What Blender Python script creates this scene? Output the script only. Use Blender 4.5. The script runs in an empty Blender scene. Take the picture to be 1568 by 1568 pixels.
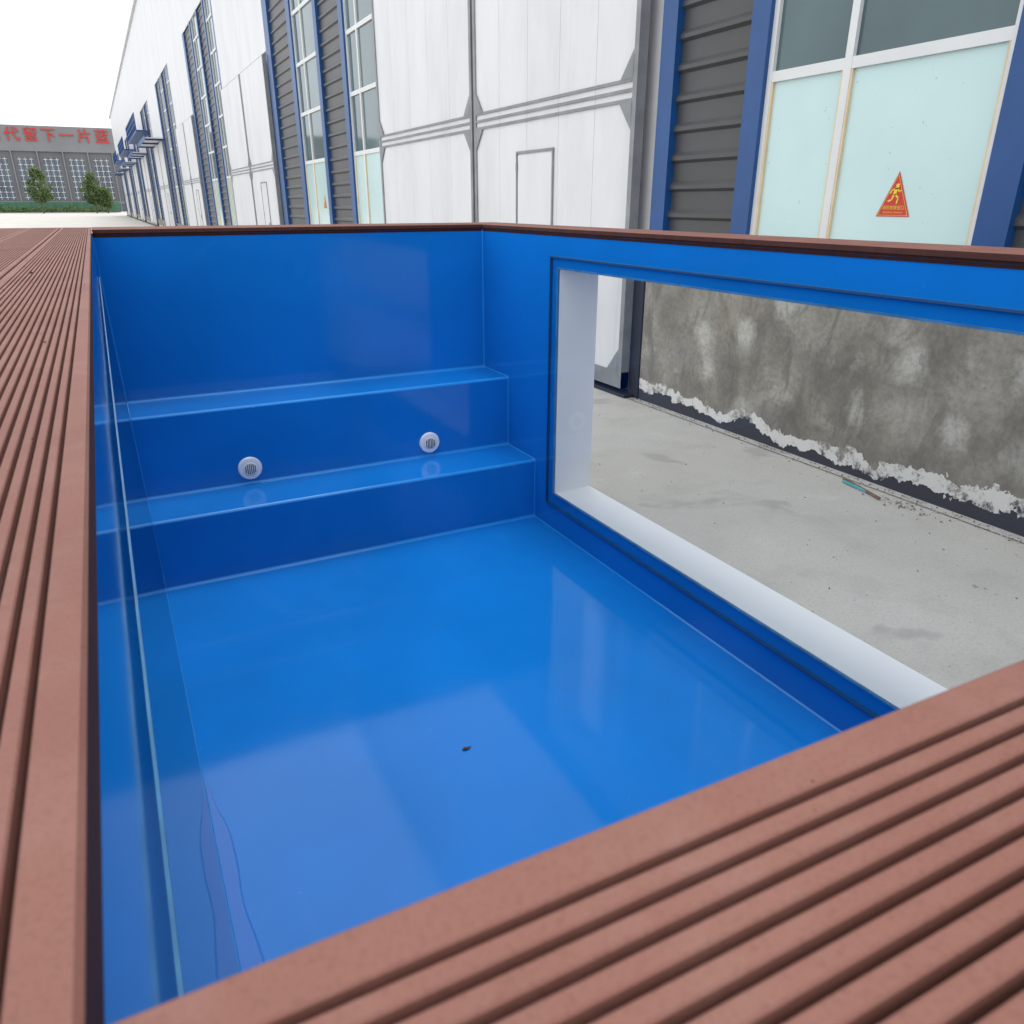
import bpy, math, random
from mathutils import Matrix, Vector, noise
random.seed(7)
S=0.12; GZ=16.0
def V(x,y,z): return (x*S,y*S,(z+GZ)*S)
scene=bpy.context.scene

# ------------------------------------------------------------ materials
class NT:
    def __init__(s,name):
        s.m=bpy.data.materials.new(name); s.m.use_nodes=True
        s.t=s.m.node_tree; s.n=s.t.nodes; s.l=s.t.links
        s.b=s.n['Principled BSDF']; s.out=s.n['Material Output']
        s.tc=s.n.new('ShaderNodeTexCoord')
    def link(s,a,b): s.l.new(a,b)
    def map(s,scale=(1,1,1)):
        m=s.n.new('ShaderNodeMapping'); m.inputs['Scale'].default_value=scale
        s.link(s.tc.outputs['Object'],m.inputs['Vector']); return m.outputs[0]
    def noise(s,scale,detail=4,rough=.55,vec=None,dist=0):
        n=s.n.new('ShaderNodeTexNoise'); n.inputs['Scale'].default_value=scale
        n.inputs['Detail'].default_value=detail; n.inputs['Roughness'].default_value=rough
        n.inputs['Distortion'].default_value=dist
        s.link(vec or s.tc.outputs['Object'],n.inputs['Vector']); return n.outputs['Fac']
    def ramp(s,fac,stops):
        r=s.n.new('ShaderNodeValToRGB'); e=r.color_ramp.elements
        while len(e)<len(stops): e.new(.5)
        for i,(p,c) in enumerate(stops):
            e[i].position=p; e[i].color=c if len(c)==4 else (*c,1)
        s.link(fac,r.inputs[0]); return r.outputs[0]
    def mix(s,fac,a,b,mode='MIX'):
        m=s.n.new('ShaderNodeMix'); m.data_type='RGBA'; m.blend_type=mode
        for sock,v in ((m.inputs[0],fac),(m.inputs[6],a),(m.inputs[7],b)):
            if hasattr(v,'is_linked'): s.link(v,sock)
            else: sock.default_value=v
        return m.outputs[2]
    def math(s,op,a,b=0.0,c=None):
        m=s.n.new('ShaderNodeMath'); m.operation=op
        for i,v in enumerate((a,b) if c is None else (a,b,c)):
            if hasattr(v,'is_linked'): s.link(v,m.inputs[i])
            else: m.inputs[i].default_value=v
        return m.outputs[0]
    def bump(s,h,strength=.2,dist=.01):
        b=s.n.new('ShaderNodeBump'); b.inputs['Strength'].default_value=strength
        b.inputs['Distance'].default_value=dist; s.link(h,b.inputs['Height'])
        s.link(b.outputs[0],s.b.inputs['Normal'])
    def set(s,col=None,rough=None,metal=None,spec=None):
        for k,v in (('Base Color',col),('Roughness',rough),('Metallic',metal),('Specular IOR Level',spec)):
            if v is None: continue
            if hasattr(v,'is_linked'): s.link(v,s.b.inputs[k])
            else: s.b.inputs[k].default_value=v
def g(v): return (v,v,v,1)
def simple(name,col,rough=.5,var=.12,scale=3,metal=0,bump=0,spec=.5):
    k=NT(name); n=k.noise(scale,5,.6)
    lo=tuple(c*(1-var) for c in col[:3])+(1,); hi=tuple(min(1,c*(1+var)) for c in col[:3])+(1,)
    k.set(k.ramp(n,[(.3,lo),(.7,hi)]),rough,metal,spec)
    if bump: k.bump(k.noise(scale*12,4),bump,.004)
    return k.m

def gel(name,c,rough=.07):
    k=NT(name)
    n=k.noise(1.6,3,.5); lo=tuple(x*.93 for x in c)+(1,); hi=tuple(min(1,x*1.05) for x in c)+(1,)
    base=k.ramp(n,[(.35,lo),(.65,hi)])
    dust=k.ramp(k.noise(55,6,.7),[(.60,g(0)),(.85,g(1))])
    base=k.mix(k.math('MULTIPLY',dust,.08),base,(.20,.42,.65,1))
    sm=k.ramp(k.noise(2.6,6,.7,k.map((1,.35,1)),.6),[(.56,g(0)),(.72,g(1))])
    base=k.mix(k.math('MULTIPLY',sm,.03),base,(.20,.45,.70,1))
    sp=k.ramp(k.noise(75,2,.5),[(.77,g(0)),(.79,g(1))])
    base=k.mix(k.math('MULTIPLY',sp,.5),base,(.25,.32,.38,1))
    k.set(base,None,None,.34)
    r=k.math('MULTIPLY_ADD',k.noise(2.3,5,.65),.13,rough-.045)
    k.link(r,k.b.inputs['Roughness'])
    k.bump(k.noise(2.2,2,.4),.25,.006)
    return k.m
M={}
M['blue']=gel('blue_gelcoat',(.006,.172,.56))
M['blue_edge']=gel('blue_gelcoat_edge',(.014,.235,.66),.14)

def wpc():
    k=NT('wpc_decking')
    a=k.noise(5,4,.6)
    f=k.noise(700,2,.6)
    base=k.ramp(a,[(.25,(.178,.074,.056)),(.75,(.240,.108,.084))])
    spk=k.ramp(f,[(.30,(.86,.84,.84)),(.5,(1,1,1)),(.75,(1.0,1.0,1.0))])
    dust=k.ramp(k.noise(16,6,.75),[(.48,g(0)),(.8,g(1))])
    c=k.mix(1.0,base,spk,'MULTIPLY')
    c=k.mix(k.math('MULTIPLY',dust,.22),c,(.36,.26,.22,1))
    k.set(c,.72,0,.35); k.bump(k.noise(700,2,.7),.3,.0004)
    return k.m
M['wpc']=wpc()
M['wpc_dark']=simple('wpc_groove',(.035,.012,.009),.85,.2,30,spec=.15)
M['wpc_side']=simple('wpc_board_side',(.08,.030,.022),.8,.15,30,spec=.2)
M['white']=simple('white_paint',(.86,.87,.88),.4,.02,2)
M['plastic']=simple('white_plastic',(.80,.81,.82),.3,.02,5)
M['black']=simple('black_rubber',(.015,.015,.017),.6,.1,5)
M['sil']=simple('silicone_seal',(.012,.07,.17),.35,.1,5)
M['steel']=simple('grey_steel',(.22,.23,.24),.5,.18,4,.2)
M['colblue']=simple('blue_column_paint',(.005,.060,.21),.4,.12,2)
M['corr']=simple('dark_corrugated_cladding',(.060,.060,.062),.45,.15,1.2)
M['yel']=simple('cream_frame',(.68,.54,.34),.6,.1,6)
M['wframe']=simple('white_window_frame',(.66,.67,.66),.45,.05,3)
M['bead']=simple('sealant_bead',(.05,.20,.38),.4,.3,14)

def doorwhite():
    k=NT('white_sandwich_panel')
    n=k.noise(1.3,6,.65,k.map((1,1,.35)))
    base=k.ramp(n,[(.3,(.58,.585,.60)),(.55,(.655,.655,.67)),(.8,(.69,.69,.70))])
    sp=k.ramp(k.noise(38,3,.6),[(.70,g(0)),(.74,g(1))])
    base=k.mix(k.math('MULTIPLY',sp,.35),base,(.36,.34,.30,1))
    st=k.ramp(k.noise(2.4,5,.7,k.map((1,3,.12))),[(.60,g(0)),(.75,g(1))])
    base=k.mix(k.math('MULTIPLY',st,.20),base,(.36,.33,.29,1))
    k.set(base,.45); k.bump(k.noise(3,2),.15,.02); return k.m
M['door']=doorwhite()
def pale():
    k=NT('pale_cyan_panel')
    n=k.noise(.9,3); base=k.ramp(n,[(.3,(.47,.64,.63)),(.7,(.54,.70,.685))])
    sp=k.ramp(k.noise(30,2,.5),[(.73,g(0)),(.76,g(1))])
    base=k.mix(k.math('MULTIPLY',sp,.6),base,(.25,.34,.32,1))
    k.set(base,.18); return k.m
M['pale']=pale()
M['winglass']=simple('dark_window_glass',(.08,.13,.14),.06,.2,.6)

def concrete_wall():
    k=NT('stained_cement_wall')
    big=k.noise(.9,4,.6); mid=k.noise(2.3,4,.55); fine=k.noise(28,6,.7)
    base=k.ramp(mid,[(.32,(.19,.172,.138)),(.5,(.29,.268,.222)),(.68,(.42,.395,.34))])
    base=k.mix(k.ramp(big,[(.35,g(0)),(.65,g(.5))]),base,(.27,.245,.20,1))
    vor=k.n.new('ShaderNodeTexVoronoi'); vor.inputs['Scale'].default_value=2.5; vor.feature='SMOOTH_F1'
    vor.inputs['Randomness'].default_value=.5; k.link(k.tc.outputs['Object'],vor.inputs['Vector'])
    dots=k.ramp(k.math('ADD',vor.outputs['Distance'],k.math('MULTIPLY',k.noise(6,6,.7),.45)),[(.42,g(1)),(.60,g(0))])
    base=k.mix(k.math('MULTIPLY',dots,.8),base,(.55,.53,.475,1))
    drk=k.ramp(k.noise(3.0,6,.7,k.map((1,1,.5)),1.2),[(.50,g(0)),(.64,g(1))])
    base=k.mix(k.math('MULTIPLY',drk,.6),base,(.14,.125,.10,1))
    base=k.mix(k.ramp(fine,[(.35,g(.35)),(.6,g(0))]),base,(.10,.095,.08,1))
    sep=k.n.new('ShaderNodeSeparateXYZ'); k.link(k.tc.outputs['Object'],sep.inputs[0])
    z=sep.outputs['Z']
    edge=k.math('ADD',k.math('MULTIPLY_ADD',k.noise(1.7,5,.6),.50,-.16),k.math('MULTIPLY',k.noise(14,4,.6),.08))
    d=k.math('SUBTRACT',z,edge)
    wid=k.math('MULTIPLY_ADD',k.noise(2.8,5,.7),.26,-.06)   # flaking band width
    up=k.math('LESS_THAN',d,wid); lo=k.math('GREATER_THAN',d,-.035)
    pat=k.ramp(k.noise(6,6,.8),[(.40,g(0)),(.50,g(1))])
    white=k.math('MULTIPLY',k.math('MULTIPLY',up,lo),pat)
    dark=k.ramp(k.math('ADD',d,.5),[(.485,g(1)),(.51,g(0))])
    wet=k.ramp(k.math('ADD',d,.5),[(.5,g(.5)),(.78,g(0))])
    base=k.mix(wet,base,(.19,.17,.14,1))
    base=k.mix(dark,base,(.055,.055,.058,1)); base=k.mix(white,base,(.68,.67,.64,1))
    k.set(base,.85,0,.2); k.bump(k.math('ADD',fine,k.math('MULTIPLY',white,.5)),.5,.01)
    return k.m
M['cwall']=concrete_wall()
def ground():
    k=NT('concrete_yard')
    big=k.noise(.35,6,.6); mid=k.noise(2.2,6,.65); fine=k.noise(60,6,.75)
    base=k.ramp(big,[(.3,(.47,.45,.41)),(.7,(.56,.54,.495))])
    base=k.mix(k.ramp(mid,[(.32,g(.5)),(.5,g(0))]),base,(.39,.37,.335,1))
    base=k.mix(k.ramp(mid,[(.58,g(0)),(.75,g(.5))]),base,(.62,.60,.555,1))
    base=k.mix(k.ramp(fine,[(.36,g(.45)),(.5,g(0))]),base,(.31,.295,.265,1))
    oil=k.ramp(k.noise(1.5,3,.5,None,.4),[(.62,g(0)),(.68,g(.45))])
    base=k.mix(oil,base,(.29,.275,.25,1))
    sp=k.ramp(k.noise(13,2,.5),[(.74,g(0)),(.76,g(1))])
    base=k.mix(k.math('MULTIPLY',sp,.6),base,(.18,.17,.15,1))
    k.set(base,.85,0,.25); k.bump(fine,.35,.004); return k.m
M['ground']=ground()
def thin(name,f0,tint,rough=0.0):
    k=NT(name); k.n.remove(k.b)
    tr=k.n.new('ShaderNodeBsdfTransparent'); tr.inputs[0].default_value=tint
    gl=k.n.new('ShaderNodeBsdfGlossy'); gl.inputs['Roughness'].default_value=rough
    ge=k.n.new('ShaderNodeNewGeometry'); dt=k.n.new('ShaderNodeVectorMath'); dt.operation='DOT_PRODUCT'
    k.link(ge.outputs['Normal'],dt.inputs[0]); k.link(ge.outputs['Incoming'],dt.inputs[1])
    c=k.math('ABSOLUTE',dt.outputs['Value']); p=k.math('POWER',k.math('SUBTRACT',1.0,c),5.0)
    fr=k.math('MULTIPLY_ADD',p,1-f0,f0)
    mx=k.n.new('ShaderNodeMixShader')
    k.link(fr,mx.inputs[0]); k.link(tr.outputs[0],mx.inputs[1]); k.link(gl.outputs[0],mx.inputs[2])
    k.link(mx.outputs[0],k.out.inputs[0]); return k.m
M['glass']=thin('acrylic_glass',.055,(.965,.985,.985,1))
M['water']=thin('water_film',.03,(.80,.88,.95,1))

# ------------------------------------------------------------ mesh builder
class MB:
    def __init__(s): s.v=[];s.f=[];s.mi=[]
    def face(s,pts,mi=0):
        i=len(s.v); s.v+= [V(*p) for p in pts]; s.f.append(tuple(range(i,i+len(pts)))); s.mi.append(mi)
    def box(s,x0,x1,y0,y1,z0,z1,mi=0):
        x0,x1=sorted((x0,x1));y0,y1=sorted((y0,y1));z0,z1=sorted((z0,z1))
        i=len(s.v)
        s.v+=[V(x,y,z) for z in (z0,z1) for y in (y0,y1) for x in (x0,x1)]
        for f in ((0,2,3,1),(4,5,7,6),(0,1,5,4),(2,6,7,3),(0,4,6,2),(1,3,7,5)):
            s.f.append(tuple(i+j for j in f)); s.mi.append(mi)
    def obj(s,name,mats,parent=None,smooth=False,bevel=0):
        me=bpy.data.meshes.new(name); me.from_pydata(s.v,[],s.f); me.update()
        for m in mats: me.materials.append(M[m] if isinstance(m,str) else m)
        for p,mi in zip(me.polygons,s.mi): p.material_index=mi; p.use_smooth=smooth
        o=bpy.data.objects.new(name,me); scene.collection.objects.link(o)
        if parent: o.parent=parent
        if bevel:
            b=o.modifiers.new('Bevel','BEVEL'); b.width=bevel*S; b.segments=2
        return o
def empty(name):
    e=bpy.data.objects.new(name,None); scene.collection.objects.link(e); return e

# ------------------------------------------------------------ pool
XL,XR,YN,YB=-.26,17.2,.25,36.4
DZ,DT=-1.0,.15
FZ=-14.7
pool=empty('swimming_pool')
def roundpoly(pts,r,seg=5):
    out=[(pts[0],0)]
    for i in range(1,len(pts)-1):
        p=Vector(pts[i]); a=(Vector(pts[i-1])-p).normalized(); b=(Vector(pts[i+1])-p).normalized()
        c=p+a*r+b*r
        for k in range(seg+1):
            t=math.pi/2*k/seg
            q=c-b*r*math.cos(t)-a*r*math.sin(t)
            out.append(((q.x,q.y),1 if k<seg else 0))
    out.append((pts[-1],0)); return out
prof=roundpoly([(YN,-1.2),(YN,FZ),(30.7,FZ),(30.7,-11.7),(33.6,-11.7),(33.6,-8.15),(36.4,-8.15),(36.4,-1.2)],.12)
LW=[(-1.2,-.225),(-2.0,-.222),(-2.6,-.226),(-2.9,-.216),(-3.2,-.212),(-3.5,-.212),(-3.75,-.216),(-4.0,-.224),(-4.6,-.220),(-8,-.165),(-12,-.11),(-14.2,-.085),(FZ,-.08)]
def lx_(z):
    for (z0,x0),(z1,x1) in zip(LW,LW[1:]):
        if z1<=z<=z0: return x0+(x1-x0)*(z0-z)/(z0-z1)
    return LW[-1][1] if z<FZ else LW[0][1]
m=MB()
for i in range(len(prof)-1):
    (y0,z0),k=prof[i]; (y1,z1),_=prof[i+1]
    m.face([(XL,y0,z0),(XR,y0,z0),(XR,y1,z1),(XL,y1,z1)],k)
P=[Vector(p) for p,_ in prof]; r=.055
N=[]
for i in range(len(P)):
    n=Vector((0,0))
    for a,b in ((i-1,i),(i,i+1)):
        if a>=0 and b<len(P):
            d=P[b]-P[a]
            if d.length>1e-6: n+=Vector((-d.y,d.x)).normalized()
    N.append(n.normalized())
for side in (0,1):
    for i in range(len(P)-1):
        a,b=P[i],P[i+1]; an,bn=a+N[i]*r,b+N[i+1]*r
        e=.004
        if side: fa=lambda z:XR; sg=-1
        else: fa=lx_; sg=1
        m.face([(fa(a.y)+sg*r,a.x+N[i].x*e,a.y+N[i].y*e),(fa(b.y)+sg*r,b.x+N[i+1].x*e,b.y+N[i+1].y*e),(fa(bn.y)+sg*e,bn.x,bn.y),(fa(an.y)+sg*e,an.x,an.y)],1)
WY0,WY1,WZ0,WZ1=2.6,28.8,-12.8,-2.62
def wallopen(x):
    m.face([(x,YN,FZ),(x,YB,FZ),(x,YB,WZ0),(x,YN,WZ0)],0)
    m.face([(x,YN,WZ1),(x,YB,WZ1),(x,YB,-1.2),(x,YN,-1.2)],0)
    m.face([(x,WY1,WZ0),(x,YB,WZ0),(x,YB,WZ1),(x,WY1,WZ1)],0)
    m.face([(x,YN,WZ0),(x,WY0,WZ0),(x,WY0,WZ1),(x,YN,WZ1)],0)
wallopen(XR)
m.obj('basin_with_steps',['blue','blue_edge'],pool)
m=MB()
ny=24
for j in range(ny+1):
    y=YN+(YB-YN)*j/ny
    for z,x in LW:
        m.v.append(V(x+.006*noise.noise((y*.25,z*.8,3)),y,z))
nz=len(LW)
for j in range(ny):
    for i in range(nz-1):
        m.f.append((j*nz+i,j*nz+i+1,(j+1)*nz+i+1,(j+1)*nz+i)); m.mi.append(0)
m.obj('side_wall_liner',['blue'],pool,smooth=True)
# clear acrylic sheet bonded over the side wall
pa,pb=(-2.3,-.180),(-13.3,-.050)
py0,py1=1.8,29.4
m=MB(); m.face([(pa[1],py0,pa[0]),(pa[1],py1,pa[0]),(pb[1],py1,pb[0]),(pb[1],py0,pb[0])])
m.obj('side_wall_acrylic_sheet',['glass'],pool)
m=MB()
def rib(p,q,w):
    (x0,y0,z0),(x1,y1,z1)=p,q; n=120
    for j in range(n):
        t0,t1=j/n,(j+1)/n
        a=[x0+(x1-x0)*t0,y0+(y1-y0)*t0,z0+(z1-z0)*t0]; b=[x0+(x1-x0)*t1,y0+(y1-y0)*t1,z0+(z1-z0)*t1]
        wa=w*(.5+1.4*abs(noise.noise((a[1]*1.9,a[2],2)))); wb=w*(.5+1.4*abs(noise.noise((b[1]*1.9,b[2],2))))
        dx=.012
        if abs(y1-y0)>abs(z1-z0):
            m.face([(a[0]+.004,a[1],a[2]-wa),(b[0]+.004,b[1],b[2]-wb),(b[0]+.004,b[1],b[2]+wb),(a[0]+.004,a[1],a[2]+wa)])
            m.face([(a[0]+.004,a[1],a[2]+wa),(b[0]+.004,b[1],b[2]+wb),(b[0]-dx,b[1],b[2]+wb),(a[0]-dx,a[1],a[2]+wa)])
        else:
            m.face([(a[0]+.004,a[1]-wa,a[2]),(b[0]+.004,b[1]-wb,b[2]),(b[0]-dx,b[1]-wb,b[2]),(a[0]-dx,a[1]-wa,a[2])])
rib((pa[1],py0,pa[0]),(pa[1],py1,pa[0]),.02); rib((pb[1],py0,pb[0]),(pb[1],py1,pb[0]),.02)
rib((pa[1],py1,pa[0]),(pb[1],py1,pb[0]),.02)
m.obj('side_wall_sheet_sealant',['bead'],pool)
# hull
m=MB()
HX0,HX1,HY0,HY1=-2.4,19.2,-2,38.6; HB=-15.75
xr=XR+.03
m.box(xr,HX1,HY0,HY1,HB,WZ0,0); m.box(xr,HX1,HY0,HY1,WZ1,-1.22,0)
m.box(xr,HX1,WY1,HY1,WZ0,WZ1,0); m.box(xr,HX1,HY0,WY0,WZ0,WZ1,0)
m.box(HX0,XL-.03,HY0,HY1,HB,-1.22,0)
m.box(XL-.02,XR+.02,YB+.03,HY1,HB,-1.22,0); m.box(XL-.02,XR+.02,HY0,YN-.03,HB,-1.22,0)
m.box(XL-.02,XR+.02,YN,YB,HB,FZ-.1,0)
m.obj('hull_walls',['white'],pool)
m=MB()
m.box(HX1-.25,HX1+.08,WY0-.3,WY1+.02,WZ1-.28,WZ1-.01)
m.obj('window_head_trim',['white'],pool,bevel=.03)
m=MB()
for y in (HY0+1,8,18,28,HY1-1):
    for x in (HX0+1,HX1-1): m.box(x-.5,x+.5,y-.5,y+.5,-16,HB)
m.obj('support_feet',['black'],pool)
# glass
GX=XR-.11; gy0,gy1,gz0,gz1=1.9,29.4,-13.45,-2.14
m=MB(); m.face([(GX,gy0,gz0),(GX,gy0,gz1),(GX,gy1,gz1),(GX,gy1,gz0)])
m.obj('window_pane',['glass'],pool)
m=MB(); w=.04
m.box(GX-.015,XR-.005,gy1-w,gy1+.02,gz0,gz1); m.box(GX-.015,XR-.005,gy0,gy0+w,gz0,gz1)
m.box(GX-.015,XR-.005,gy0,gy1+.02,gz1-w,gz1+.02); m.box(GX-.015,XR-.005,gy0,gy1+.02,gz0-.02,gz0+w)
m.obj('window_seal',['sil'],pool)
m=MB(); w=.06
m.box(XR-.08,XR-.008,WY1,WY1+w,WZ0-w,WZ1+w); m.box(XR-.08,XR-.008,WY0-w,WY0,WZ0-w,WZ1+w)
m.box(XR-.08,XR-.008,WY0,WY1,WZ1,WZ1+w); m.box(XR-.08,XR-.008,WY0,WY1,WZ0-w,WZ0)
m.obj('window_inner_bead',['bead'],pool)

# decking
BW=1.13; GAP=.03; FL=.095; PI=.056; GR=.023; GD=.030
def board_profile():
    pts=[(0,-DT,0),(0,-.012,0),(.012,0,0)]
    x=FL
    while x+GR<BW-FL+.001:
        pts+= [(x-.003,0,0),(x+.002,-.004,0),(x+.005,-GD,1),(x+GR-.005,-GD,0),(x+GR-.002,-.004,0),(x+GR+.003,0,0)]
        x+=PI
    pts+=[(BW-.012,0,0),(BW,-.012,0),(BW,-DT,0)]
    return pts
BP=board_profile()
def run(mb,inner,sign,a,b,n,axis,skew=0,z=DZ):
    for k in range(n):
        off=k*(BW+GAP)
        zk=z+random.uniform(-.004,.004)
        for i in range(len(BP)):
            p=BP[i]; q=BP[(i+1)%len(BP)]
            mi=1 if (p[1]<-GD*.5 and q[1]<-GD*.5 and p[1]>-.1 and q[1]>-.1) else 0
            if p[1]<=-DT+.001 or q[1]<=-DT+.001: mi=2
            c0=inner+sign*(off+p[0]); c1=inner+sign*(off+q[0])
            if axis=='y': pts=[(c0,a,zk+p[1]),(c0,b,zk+p[1]),(c1,b,zk+q[1]),(c1,a,zk+q[1])]
            else: pts=[(a,c0-skew*a,zk+p[1]),(b,c0-skew*b,zk+p[1]),(b,c1-skew*b,zk+q[1]),(a,c1-skew*a,zk+q[1])]
            mb.face(pts,mi)
        for e in (a,b):
            pts=[((inner+sign*(off+p[0])),zk+p[1]) for p in BP]
            mb.face([(c,e,zz) if axis=='y' else (e,c-skew*e,zz) for c,zz in pts],0)
NBD=3; NR=2
m=MB()
run(m,-.2,-1,-8,21.3,NBD,'y'); run(m,-.2,-1,21.33,YB+NBD*(BW+GAP),NBD,'y')
run(m,XR-.05,1,-6,18.0,NR,'y'); run(m,XR-.05,1,18.03,YB+NBD*(BW+GAP),NR,'y')
run(m,YB-.05,1,-.17,XR-.08,NBD,'x')
run(m,.83,-1,-.17,XR-.08,5,'x',.022)
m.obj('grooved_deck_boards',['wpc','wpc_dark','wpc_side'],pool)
m=MB()
for i,(a,b) in enumerate(((-.155,-.22),(-.23,-.31))):
    m.box(XR-.03+.01*i,XR+.1,YN,YB-.04,DZ+a,DZ+b)
    m.box(XL+.06,XR-.04,YB-.03+.01*i,YB+.1,DZ+a,DZ+b)
m.obj('deck_fascia',['wpc_dark'],pool)
m=MB()
W=NBD*(BW+GAP); WR=NR*(BW+GAP)
m.box(-.2-W-.05,-.2-W+.1,-8,YB+W,-2.4,-1.0-DT-.005); m.box(XR+WR-.1,XR+WR,-6,YB+W,-2.2,-1.0-DT-.005)
m.obj('deck_outer_skirt',['wpc'],pool)
m=MB()
def crumb(cx,cy,cz,s):
    b=[Vector(p)*s*random.uniform(.6,1.3) for p in ((1,0,0),(-1,0,0),(0,1,0),(0,-1,0),(0,0,.8))]
    for f in ((0,2,4),(2,1,4),(1,3,4),(3,0,4)): m.face([(cx+b[i].x,cy+b[i].y,cz+b[i].z) for i in f])
for i in range(120): crumb(-.2-random.uniform(.02,2.4),random.uniform(.5,34),DZ+.004,random.uniform(.003,.012))
crumb(-1.0,14,DZ+.005,.04); crumb(-.9,17.2,DZ+.005,.03)
for i in range(40): crumb(random.uniform(.5,5),.8-random.uniform(.05,.9),DZ+.004,random.uniform(.0012,.003))
m.obj('deck_dirt',['wpc_dark'])

# inlet fittings
def disc(mb,cx,y,cz,r0,y0,r1,y1,mi,n=40):
    for i in range(n):
        a=2*math.pi*i/n;b=2*math.pi*(i+1)/n
        p=lambda rr,t,yy:(cx+rr*math.cos(t),y-yy,cz+rr*math.sin(t))
        if r1==0: mb.face([p(r0,b,y0),p(r0,a,y0),p(0,0,y1)],mi)
        else: mb.face([p(r0,b,y0),p(r0,a,y0),p(r1,a,y1),p(r1,b,y1)],mi)
def fitting(cx,cz,y):
    mb=MB(); R=.52
    pr=[(R,0),(R,.05),(R*.93,.10),(R*.66,.12),(R*.64,.09),(R*.61,.09),(R*.60,.13),(R*.40,.16),(0,.17)]
    for i in range(len(pr)-1):
        disc(mb,cx,y,cz,pr[i][0],pr[i][1],pr[i+1][0],pr[i+1][1],0)
    for dx in (-.20,-.12,-.04,.04,.12,.20):
        h=math.sqrt(.25**2-dx*dx)
        mb.box(cx+dx-.018,cx+dx+.018,y-.18,y-.10,cz-h,cz+h,1)
    mb.obj('inlet_fitting',['plastic','black'],pool)
fitting(4.23,-10.97,33.6); fitting(12.8,-10.99,33.6)

# puddle + leaf on pool floor
m=MB()
ys=[18.6-.25*i for i in range(60)]
wd=[.02+.42*(1-math.exp(-(18.6-y)/2.2))+.06*math.sin(y*1.7)+.04*noise.noise((y,0,0)) for y in ys]
x0=-.02
for i in range(len(ys)-1):
    a,b=wd[i],wd[i+1]
    for (f0,z0),(f1,z1) in (((0,.004),(.0,.03)),((0,.03),(.88,.03)),((.88,.03),(1,.004))):
        m.face([(x0+a*f0,ys[i],FZ+z0),(x0+b*f0,ys[i+1],FZ+z0),(x0+b*f1,ys[i+1],FZ+z1),(x0+a*f1,ys[i],FZ+z1)])
m.obj('puddle',['water'])
M['leaf']=simple('dry_leaf',(.05,.035,.02),.8,.3,60)
m=MB(); lx,ly=6.9,16.2
tri=[(-.14,0,.01),(-.05,.07,.05),(.08,.05,.03),(.17,.0,.06),(.07,-.05,.02),(-.06,-.045,.07)]
for i in range(6):
    a,b=tri[i],tri[(i+1)%6]; m.face([(lx,ly,FZ+.02),(lx+a[0],ly+a[1],FZ+a[2]),(lx+b[0],ly+b[1],FZ+b[2])])
m.obj('dry_leaf',['leaf'])

# ------------------------------------------------------------ ground
m=MB(); m.v=[(-900,-900,0),(900,-900,0),(900,900,0),(-900,900,0)]; m.f=[(0,1,2,3)]; m.mi=[0]
m.obj('ground',['ground'])
M['joint']=simple('joint_dirt',(.20,.18,.15),.95,.3,20)
m=MB()
m.face([(38.9,-200,-15.97),(39.02,-200,-15.97),(39.02,1200,-15.97),(38.9,1200,-15.97)])
for y in (-20,110,190):
    m.face([(-120,y,-15.968),(38.8,y,-15.968),(38.8,y+.1,-15.968),(-120,y+.1,-15.968)])
m.obj('slab_joints',['joint'])
m=MB()
def rock(cx,cy,s):
    base=[Vector(p) for p in ((1,0,0),(-1,0,0),(0,1,0),(0,-1,0),(0,0,1),(0,0,-.3))]
    base=[p*s*random.uniform(.6,1.3) for p in base]
    for f in ((0,2,4),(2,1,4),(1,3,4),(3,0,4),(2,0,5),(1,2,5),(3,1,5),(0,3,5)):
        m.face([(cx+base[i].x,cy+base[i].y,-15.98+base[i].z) for i in f],random.choice((0,0,1)))
for i in range(700): rock(39.6-abs(random.gauss(0,.45)),random.uniform(5,53),random.uniform(.015,.09))
for i in range(90): rock(random.uniform(24,38),random.uniform(5,50),random.uniform(.015,.07))
for i in range(80): rock(random.gauss(38,.5),random.gauss(24.5,1),random.uniform(.02,.10))
m.obj('rubble',['joint','ground'])
M['teal']=simple('teal_strip',(.10,.42,.45),.5,.1,10)
M['wood']=simple('weathered_wood',(.22,.14,.09),.8,.3,20)
def bar(name,a,b,w,h,mt):
    mb=MB(); ax,ay=a;bx,by=b; d=Vector((bx-ax,by-ay)); n=Vector((-d.y,d.x)).normalized()*w/2
    p=[(ax+n.x,ay+n.y),(ax-n.x,ay-n.y),(bx-n.x,by-n.y),(bx+n.x,by+n.y)]
    z0,z1=-15.95,-15.95+h
    mb.face([(*q,z1) for q in p])
    for i in range(4): mb.face([(*p[i],z0),(*p[(i+1)%4],z0),(*p[(i+1)%4],z1),(*p[i],z1)])
    return mb.obj(name,[mt],bevel=.01)
bar('teal_plastic_strip',(38.2,29.3),(37.9,27.0),.14,.12,'teal')
bar('wooden_lath',(38.6,29.6),(37.6,26.2),.13,.14,'wood')

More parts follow.
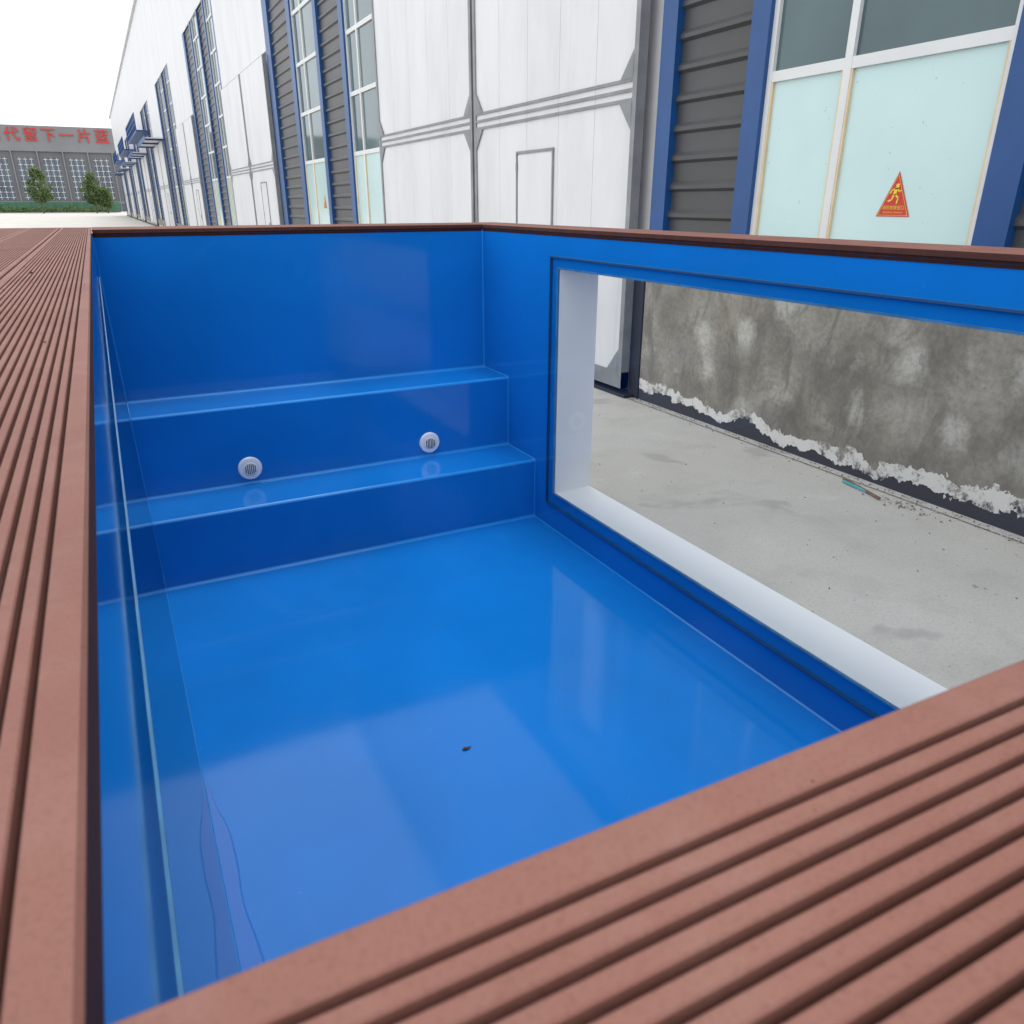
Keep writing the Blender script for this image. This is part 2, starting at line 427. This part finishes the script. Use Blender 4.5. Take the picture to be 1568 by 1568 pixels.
# ------------------------------------------------------------ warehouse
wh=empty('warehouse'); FX=40.0; TOP=98
corr=MB(); blue=MB(); wf=MB(); pal=MB(); wg=MB(); dr=MB(); st=MB(); ye=MB()
def corrug(y0,y1,z0,z1):
    z=z0; P2=2.0
    while z<z1-.01:
        pr=[(0,0),(1.25,0),(1.45,-.28),(1.72,-.28),(2.0,0)]
        for i in range(4):
            (a,xa),(b,xb)=pr[i],pr[i+1]
            za=min(z+a,z1);zb=min(z+b,z1)
            corr.face([(FX+.3+xa,y0,za),(FX+.3+xa,y1,za),(FX+.3+xb,y1,zb),(FX+.3+xb,y0,zb)])
        z+=P2
LOW=-4.5; UP=56
def bcol(y0,y1): blue.box(FX-.35,FX+.6,y0,y1,LOW,UP)
def window(y0,y1,sp=.39):
    ZL=7.4
    ym=y0+(y1-y0)*(1-sp)
    pal.face([(FX+.2,y0,LOW),(FX+.2,y1,LOW),(FX+.2,y1,ZL),(FX+.2,y0,ZL)])
    wg.face([(FX+.25,y0,ZL),(FX+.25,y1,ZL),(FX+.25,y1,UP),(FX+.25,y0,UP)])
    for a,b in ((y0,y0+.4),(ym-.26,ym+.26),(y1-.4,y1)):
        wf.box(FX-.02,FX+.4,a,b,LOW,UP)
        ye.box(FX+.02,FX+.3,a-.13,a,LOW,ZL); ye.box(FX+.02,FX+.3,b,b+.13,LOW,ZL)
    for z in (ZL,16,24.5,33,41.5,50): wf.box(FX,FX+.42,y0+.41,y1-.41,z-.3,z+.3)
def pattern(y):
    bcol(y,y+1.9); window(y+1.9,y+16.5); bcol(y+16.5,y+18.7)
    corrug(y+18.7,y+32,LOW,UP); bcol(y+32,y+34); window(y+34,y+51); bcol(y+51,y+54)
    corrug(y+54,y+71,LOW,UP); bcol(y+71,y+75.5)
bcol(50.7,52.4); corrug(43.1,50.7,LOW,UP); bcol(41.5,43.1); window(25.4,41.5); bcol(23.7,25.4)
corrug(10.5,23.7,LOW,UP); bcol(8.7,10.5); window(-8,8.7); bcol(-9.8,-8); corrug(-23,-9.8,LOW,UP); bcol(-25,-23)
LOW=-10.5
def doorbay(y0,y1,small,k=0):
    X=FX-1.0; zb,zt=-13.9,30; ym=(y0+y1)/2-1.2
    for a,b in ((y0,ym-.25),(ym+.25,y1)):
        n=5; w=(b-a)/n
        for i in range(n): dr.box(X,X+.6,a+i*w+.02,a+(i+1)*w-.02,zb,zt)
        st.box(X-.12,X+.7,a,b,-15.3,zb)
        for p in (a+.0,b-.55): st.box(X-.14,X+.72,p,p+.55,-15.3,zt)
        for dz in (0,.7,1.4): st.box(X-.13,X+.71,a+.56,b-.56,7.3+dz,7.55+dz)
        for p,sg in ((a+.55,1),(b-.55,-1)):
            for zc,zs in ((7.3,-1),(8.9,1),(zb,1)):
                st.face([(X-.16,p,zc),(X-.16,p+sg*1.7,zc),(X-.16,p,zc+zs*2.0)])
    c=small; fw=.2
    st.box(X-.16,X+.1,c,c+fw,-13.5,4.5); st.box(X-.16,X+.1,c+7.2,c+7.2+fw,-13.5,4.5); st.box(X-.16,X+.1,c,c+7.2+fw,4.5,4.72)
    dr.box(X-.10,X-.003,c+fw+.12,c+7.1,-13.3,4.38)
    st.box(X-.3,X-.1,c+.8,c+1.0,-6,-4.6)
    for z in (-10,-3,3): st.box(X-.22,X-.16,c+7.05,c+7.35,z,z+.7)
    if k>=3:
        dr.box(FX-9,FX,y0-2,y1+2,31,31.6); blue.box(FX-9.2,FX-9,y0-2,y1+2,30.4,32.4)
        for yy in (y0,ym,y1): blue.box(FX-9,FX-.05,yy-.2,yy+.2,30.2,31)
    wl.box(FX-.3,FX+.5,y0-2,y1+2,30.6,UP)
wl=MB()
doorbay(54.1,117,66.7)
pattern(117.5)
y=193.5
for k in range(1,8):
    doorbay(y+.5,y+66,y+12,k); pattern(y+66.5); y+=142
doorbay(-88,-25.5,-70)
YEND=y
wl.box(FX-.25,FX+.6,-90,YEND,UP,TOP)
wl.box(FX+.62,FX+160,-90,YEND,-16,TOP)
wl.box(FX-1.5,FX+161,-91,YEND+1,TOP,TOP+1.5)
corr.obj('corrugated_cladding',['corr'],wh); blue.obj('blue_columns',['colblue'],wh); wf.obj('window_frames',['wframe'],wh)
pal.obj('pale_panels',['pale'],wh); wg.obj('window_glass',['winglass'],wh); dr.obj('sliding_doors',['door'],wh,bevel=.03)
st.obj('door_steel_frames',['steel'],wh); ye.obj('frame_edge_strips',['yel'],wh); wl.obj('wall_body',['door'],wh)
m=MB()
m.box(FX-.2,FX+.6,-25,52.6,-16,-4.65)
for k in range(0,8):
    y0=117.2+142*k; m.box(FX-.2,FX+.6,y0,y0+76,-16,LOW-.15)
m.obj('cement_plinth_wall',['cwall'],wh)
m=MB(); m.box(FX-.5,FX+.6,-25,52.6,-4.65,-4.5); m.box(FX-.5,FX+.6,117,YEND,LOW-.15,LOW); m.obj('sill',['steel'],wh)
m=MB()
m.box(FX-1.3,FX+.3,53.2,YEND,-15.98,-15.7); m.box(FX-.32,FX-.05,52.65,54.0,-15.95,-4.5)
m.obj('door_track',['black'],wh)
m=MB()
for y0 in (560,760,960):
    m.box(FX-8,FX-.4,y0,y0+120,40,41)
    for z in (44,47,50): m.box(FX-8,FX-7.6,y0,y0+120,z,z+.5)
    for i in range(13): m.box(FX-8.05,FX-7.55,y0+i*10-.3,y0+i*10+.3,41,50)
m.obj('balcony_railing',['colblue'],wh)

# sign on pale panel
M['red']=simple('sign_red',(.52,.025,.018),.4,.05,10); M['ylw']=simple('sign_yellow',(.78,.54,.04),.4,.05,10)
def text(body,size,mat,mw,parent,name,ext=0.0,off=0.0):
    c=bpy.data.curves.new(name,'FONT'); c.body=body; c.size=size; c.align_x='CENTER'; c.extrude=ext; c.offset=off
    c.materials.append(mat); o=bpy.data.objects.new(name,c); scene.collection.objects.link(o)
    o.matrix_world=mw; o.parent=parent; return o
RX=Matrix(((0,0,-1,0),(-1,0,0,0),(0,1,0,0),(0,0,0,1)))
def sign(yc,zc,s=1):
    e=empty('warning_sign'); X=FX+.17
    mb=MB()
    def pf(pts,dx,mi): mb.face([(X-dx,yc-a*s,zc+b*s) for a,b in pts],mi)
    pf([(-1.08,-1.1),(1.08,-1.1),(0,1.25)],0.0,0)
    o=[(-.98,-1.04),(.98,-1.04),(0,1.10)]; i_=[(-.94,-1.02),(.94,-1.02),(0,1.05)]
    for k in range(3): pf([o[k],o[(k+1)%3],i_[(k+1)%3],i_[k]],.02,1)
    def limb(a,b,w):
        d=(Vector(b)-Vector(a)); n=Vector((-d.y,d.x)).normalized()*w/2; A=Vector(a);B=Vector(b)
        pf([A+n,A-n,B-n,B+n],.02,1)
    pf([(.06+.11*math.cos(t*math.pi/6),.52+.11*math.sin(t*math.pi/6)) for t in range(12)],.021,1)
    limb((.02,.42),(-.08,.02),.2); limb((-.0,.38),(-.26,.28),.08); limb((-.26,.28),(-.34,.1),.07)
    limb((.04,.38),(.22,.2),.08); limb((.22,.2),(.36,.28),.07)
    limb((-.04,.06),(.2,-.12),.11); limb((.2,-.12),(.14,-.42),.09); limb((-.1,.06),(-.2,-.22),.11); limb((-.2,-.22),(-.44,-.3),.09)
    mb.obj('sign_plate',['red','ylw'],e)
    def at(dz): return Matrix.Translation(V(X-.03,yc,zc+dz*s))@RX
    text('消防救援窗口',.24*s*S,M['ylw'],at(-.72),e,'sign_caption')
    text('FIRE RESCUE WINDOW',.12*s*S,M['ylw'],at(-.92),e,'sign_subcaption')
sign(30.7,.36,1.0); sign(156,.1,1.0)

# ------------------------------------------------------------ far factory
fb=empty('factory_building')
M['fgrey']=simple('factory_wall',(.14,.14,.15),.8,.08,.15)
M['fband']=simple('factory_band',(.21,.21,.22),.8,.08,.15)
M['fglass']=simple('factory_glass',(.08,.11,.15),.15,.3,.3)
YF=1700
a=MB();b=MB();c=MB();d=MB()
a.box(-480,60,YF,YF+200,-16,99); b.box(-482,62,YF-3,YF,84,125); b.box(-482,62,YF-2,YF,-2,2)
for i in range(13):
    x=30-40*i
    for sx_ in (-9,0,9):
        c.box(x+sx_-3.3,x+sx_+3.3,YF-.6,YF,4,74)
        d.box(x+sx_-.3,x+sx_+.3,YF-1.2,YF-.6,4,74)
        for j in range(8): d.box(x+sx_-3.3,x+sx_+3.3,YF-1.3,YF-.61,8+j*9-.4,8+j*9+.4)
    b.box(x+19,x+21,YF-3,YF,-16,84)
a.obj('walls',['fgrey'],fb); b.obj('bands',['fband'],fb); c.obj('windows',['fglass'],fb); d.obj('mullions',['wframe'],fb)
RY=Matrix(((1,0,0,0),(0,0,-1,0),(0,1,0,0),(0,0,0,1)))
body='造福后代留下一片蓝'
for i,ch in enumerate(body):
    x=-191+28*(i)
    text(ch,24*S,M['red'],Matrix.Translation(V(x+5,YF-4,102))@RY,fb,'roof_letter',.1,.008)
M['green']=simple('green_fence_panel',(.05,.15,.09),.6,.15,.4)
m=MB()
for i in range(34): m.box(-330+i*11,-319.6+i*11,1560,1560.5,-15.9,1); m.box(-330.4+i*11,-329.8+i*11,1559.5,1561,-16,1.5)
m.obj('green_fence',['green'])
def leafmat(n,c1,c2):
    k=NT(n); k.set(k.ramp(k.noise(.9,3),[(.3,c1),(.7,c2)]),.7,0,.2); return k.m
M['leafs']=leafmat('tree_foliage',(.045,.085,.025),(.12,.16,.055)); M['bark']=simple('bark',(.10,.08,.06),.9,.3,4)
def leafquad(mb,c,s,mi):
    u=Vector((random.gauss(0,1),random.gauss(0,1),random.gauss(0,1))).normalized(); w=u.orthogonal().normalized()
    p=Vector(c); a=u*s; b_=w*s*.6
    mb.face([tuple(p-a),tuple(p+b_),tuple(p+a),tuple(p-b_)],mi)
def cone(mb,p0,p1,r0,r1,mi,n=7):
    p0=Vector(p0);p1=Vector(p1);d=(p1-p0).normalized();u=d.orthogonal().normalized();w=d.cross(u)
    for i in range(n):
        t0=2*math.pi*i/n;t1=2*math.pi*(i+1)/n
        f=lambda p,r,t:tuple(p+u*r*math.cos(t)+w*r*math.sin(t))
        mb.face([f(p0,r0,t0),f(p0,r0,t1),f(p1,r1,t1),f(p1,r1,t0)],mi)
def tree(x,y,top,rad):
    mb=MB(); zb=-16; h=top-zb; z1=zb+h*.28
    cone(mb,(x,y,zb),(x,y,z1),1.2,.9,1); cone(mb,(x,y,z1),(x+.5,y,top-h*.12),.9,.2,1)
    for i in range(60):
        t=random.random(); zz=z1+(top-z1)*t*.95
        rr=rad*math.sin(math.pi*min(1,(.12+t*.86)))**.7*random.uniform(.3,1)*(1.15-.5*t)
        an=random.uniform(0,6.28); cx,cy=x+rr*math.cos(an),y+rr*math.sin(an)
        if i<16: cone(mb,(x,y,zz-6),(cx,cy,zz),.35,.08,1,5)
        cs=random.uniform(3.0,6.0)
        for j in range(55):
            leafquad(mb,(cx+random.gauss(0,cs*.5),cy+random.gauss(0,cs*.5),zz+random.gauss(0,cs*.5)),random.uniform(.9,1.8),0)
    mb.obj('tree',['leafs','bark'])
tree(-68,1450,50,19); tree(6,1450,42,17); tree(22,1440,20,9); tree(-150,1470,44,17)
m=MB()
for i in range(5000):
    x=random.uniform(-330,30); leafquad(m,(x,1548+random.gauss(0,3),-15+abs(random.gauss(0,4+3*noise.noise((x*.05,0,0))))),random.uniform(.8,1.8),0)
m.obj('hedge',['leafs'])
m=MB(); m.box(-400,38,1530,1533,-16,-14.9); m.obj('kerb',['fband'])

# ------------------------------------------------------------ light (bright overcast)
w=bpy.data.worlds.new("World"); scene.world=w; w.use_nodes=True
nt=w.node_tree; bg=nt.nodes['Background']
sk=nt.nodes.new('ShaderNodeTexSky'); sk.sky_type='NISHITA'; sk.sun_disc=False
el=math.radians(79); sx,sy=1.0,.25
sk.sun_elevation=el; sk.sun_rotation=math.atan2(sx,sy); sk.dust_density=6; sk.air_density=1.2; sk.ozone_density=1
hs=nt.nodes.new('ShaderNodeHueSaturation'); hs.inputs['Saturation'].default_value=.5
nt.links.new(sk.outputs[0],hs.inputs['Color'])
tc=nt.nodes.new('ShaderNodeTexCoord'); cn=nt.nodes.new('ShaderNodeTexNoise'); cn.inputs['Scale'].default_value=2.2; cn.inputs['Detail'].default_value=5
nt.links.new(tc.outputs['Generated'],cn.inputs['Vector'])
cr=nt.nodes.new('ShaderNodeValToRGB'); cr.color_ramp.elements[0].position=.3; cr.color_ramp.elements[1].position=.75
cr.color_ramp.elements[0].color=(.80,.85,.92,1); cr.color_ramp.elements[1].color=(1,1,1,1)
nt.links.new(cn.outputs['Fac'],cr.inputs[0])
vm=nt.nodes.new('ShaderNodeVectorMath'); vm.operation='SCALE'; vm.inputs['Scale'].default_value=13.8
nt.links.new(cr.outputs[0],vm.inputs[0])
mx=nt.nodes.new('ShaderNodeMix'); mx.data_type='RGBA'; mx.inputs[0].default_value=.85
nt.links.new(hs.outputs[0],mx.inputs[6]); nt.links.new(vm.outputs[0],mx.inputs[7])
nt.links.new(mx.outputs[2],bg.inputs[0]); bg.inputs[1].default_value=.14
L=bpy.data.lights.new('sun','SUN'); L.energy=1.5; L.angle=math.radians(25); L.color=(1,.97,.93)
lo=bpy.data.objects.new('sun',L); scene.collection.objects.link(lo)
hl=math.hypot(sx,sy); dv=Vector((-sx/hl*math.cos(el),-sy/hl*math.cos(el),-math.sin(el)))
lo.rotation_euler=dv.to_track_quat('-Z','Y').to_euler()
scene.view_settings.view_transform='Standard'; scene.view_settings.look='None'; scene.view_settings.exposure=0
# ------------------------------------------------------------ camera
yaw=math.radians(27.4); pit=math.radians(22.4)
F=Vector((math.sin(yaw)*math.cos(pit),math.cos(yaw)*math.cos(pit),-math.sin(pit)))
R=Vector((math.cos(yaw),-math.sin(yaw),0)); U=R.cross(F)
cam=bpy.data.cameras.new('camera'); co=bpy.data.objects.new('camera',cam); scene.collection.objects.link(co)
mw=Matrix(((R.x,U.x,-F.x,0),(R.y,U.y,-F.y,0),(R.z,U.z,-F.z,0),(0,0,0,1)))
co.matrix_world=Matrix.Translation(V(0,0,0))@mw
cam.sensor_width=36; cam.lens=26.4; cam.clip_start=.01; cam.clip_end=3000
cam.dof.use_dof=True; cam.dof.focus_distance=2.2; cam.dof.aperture_fstop=24
scene.camera=co
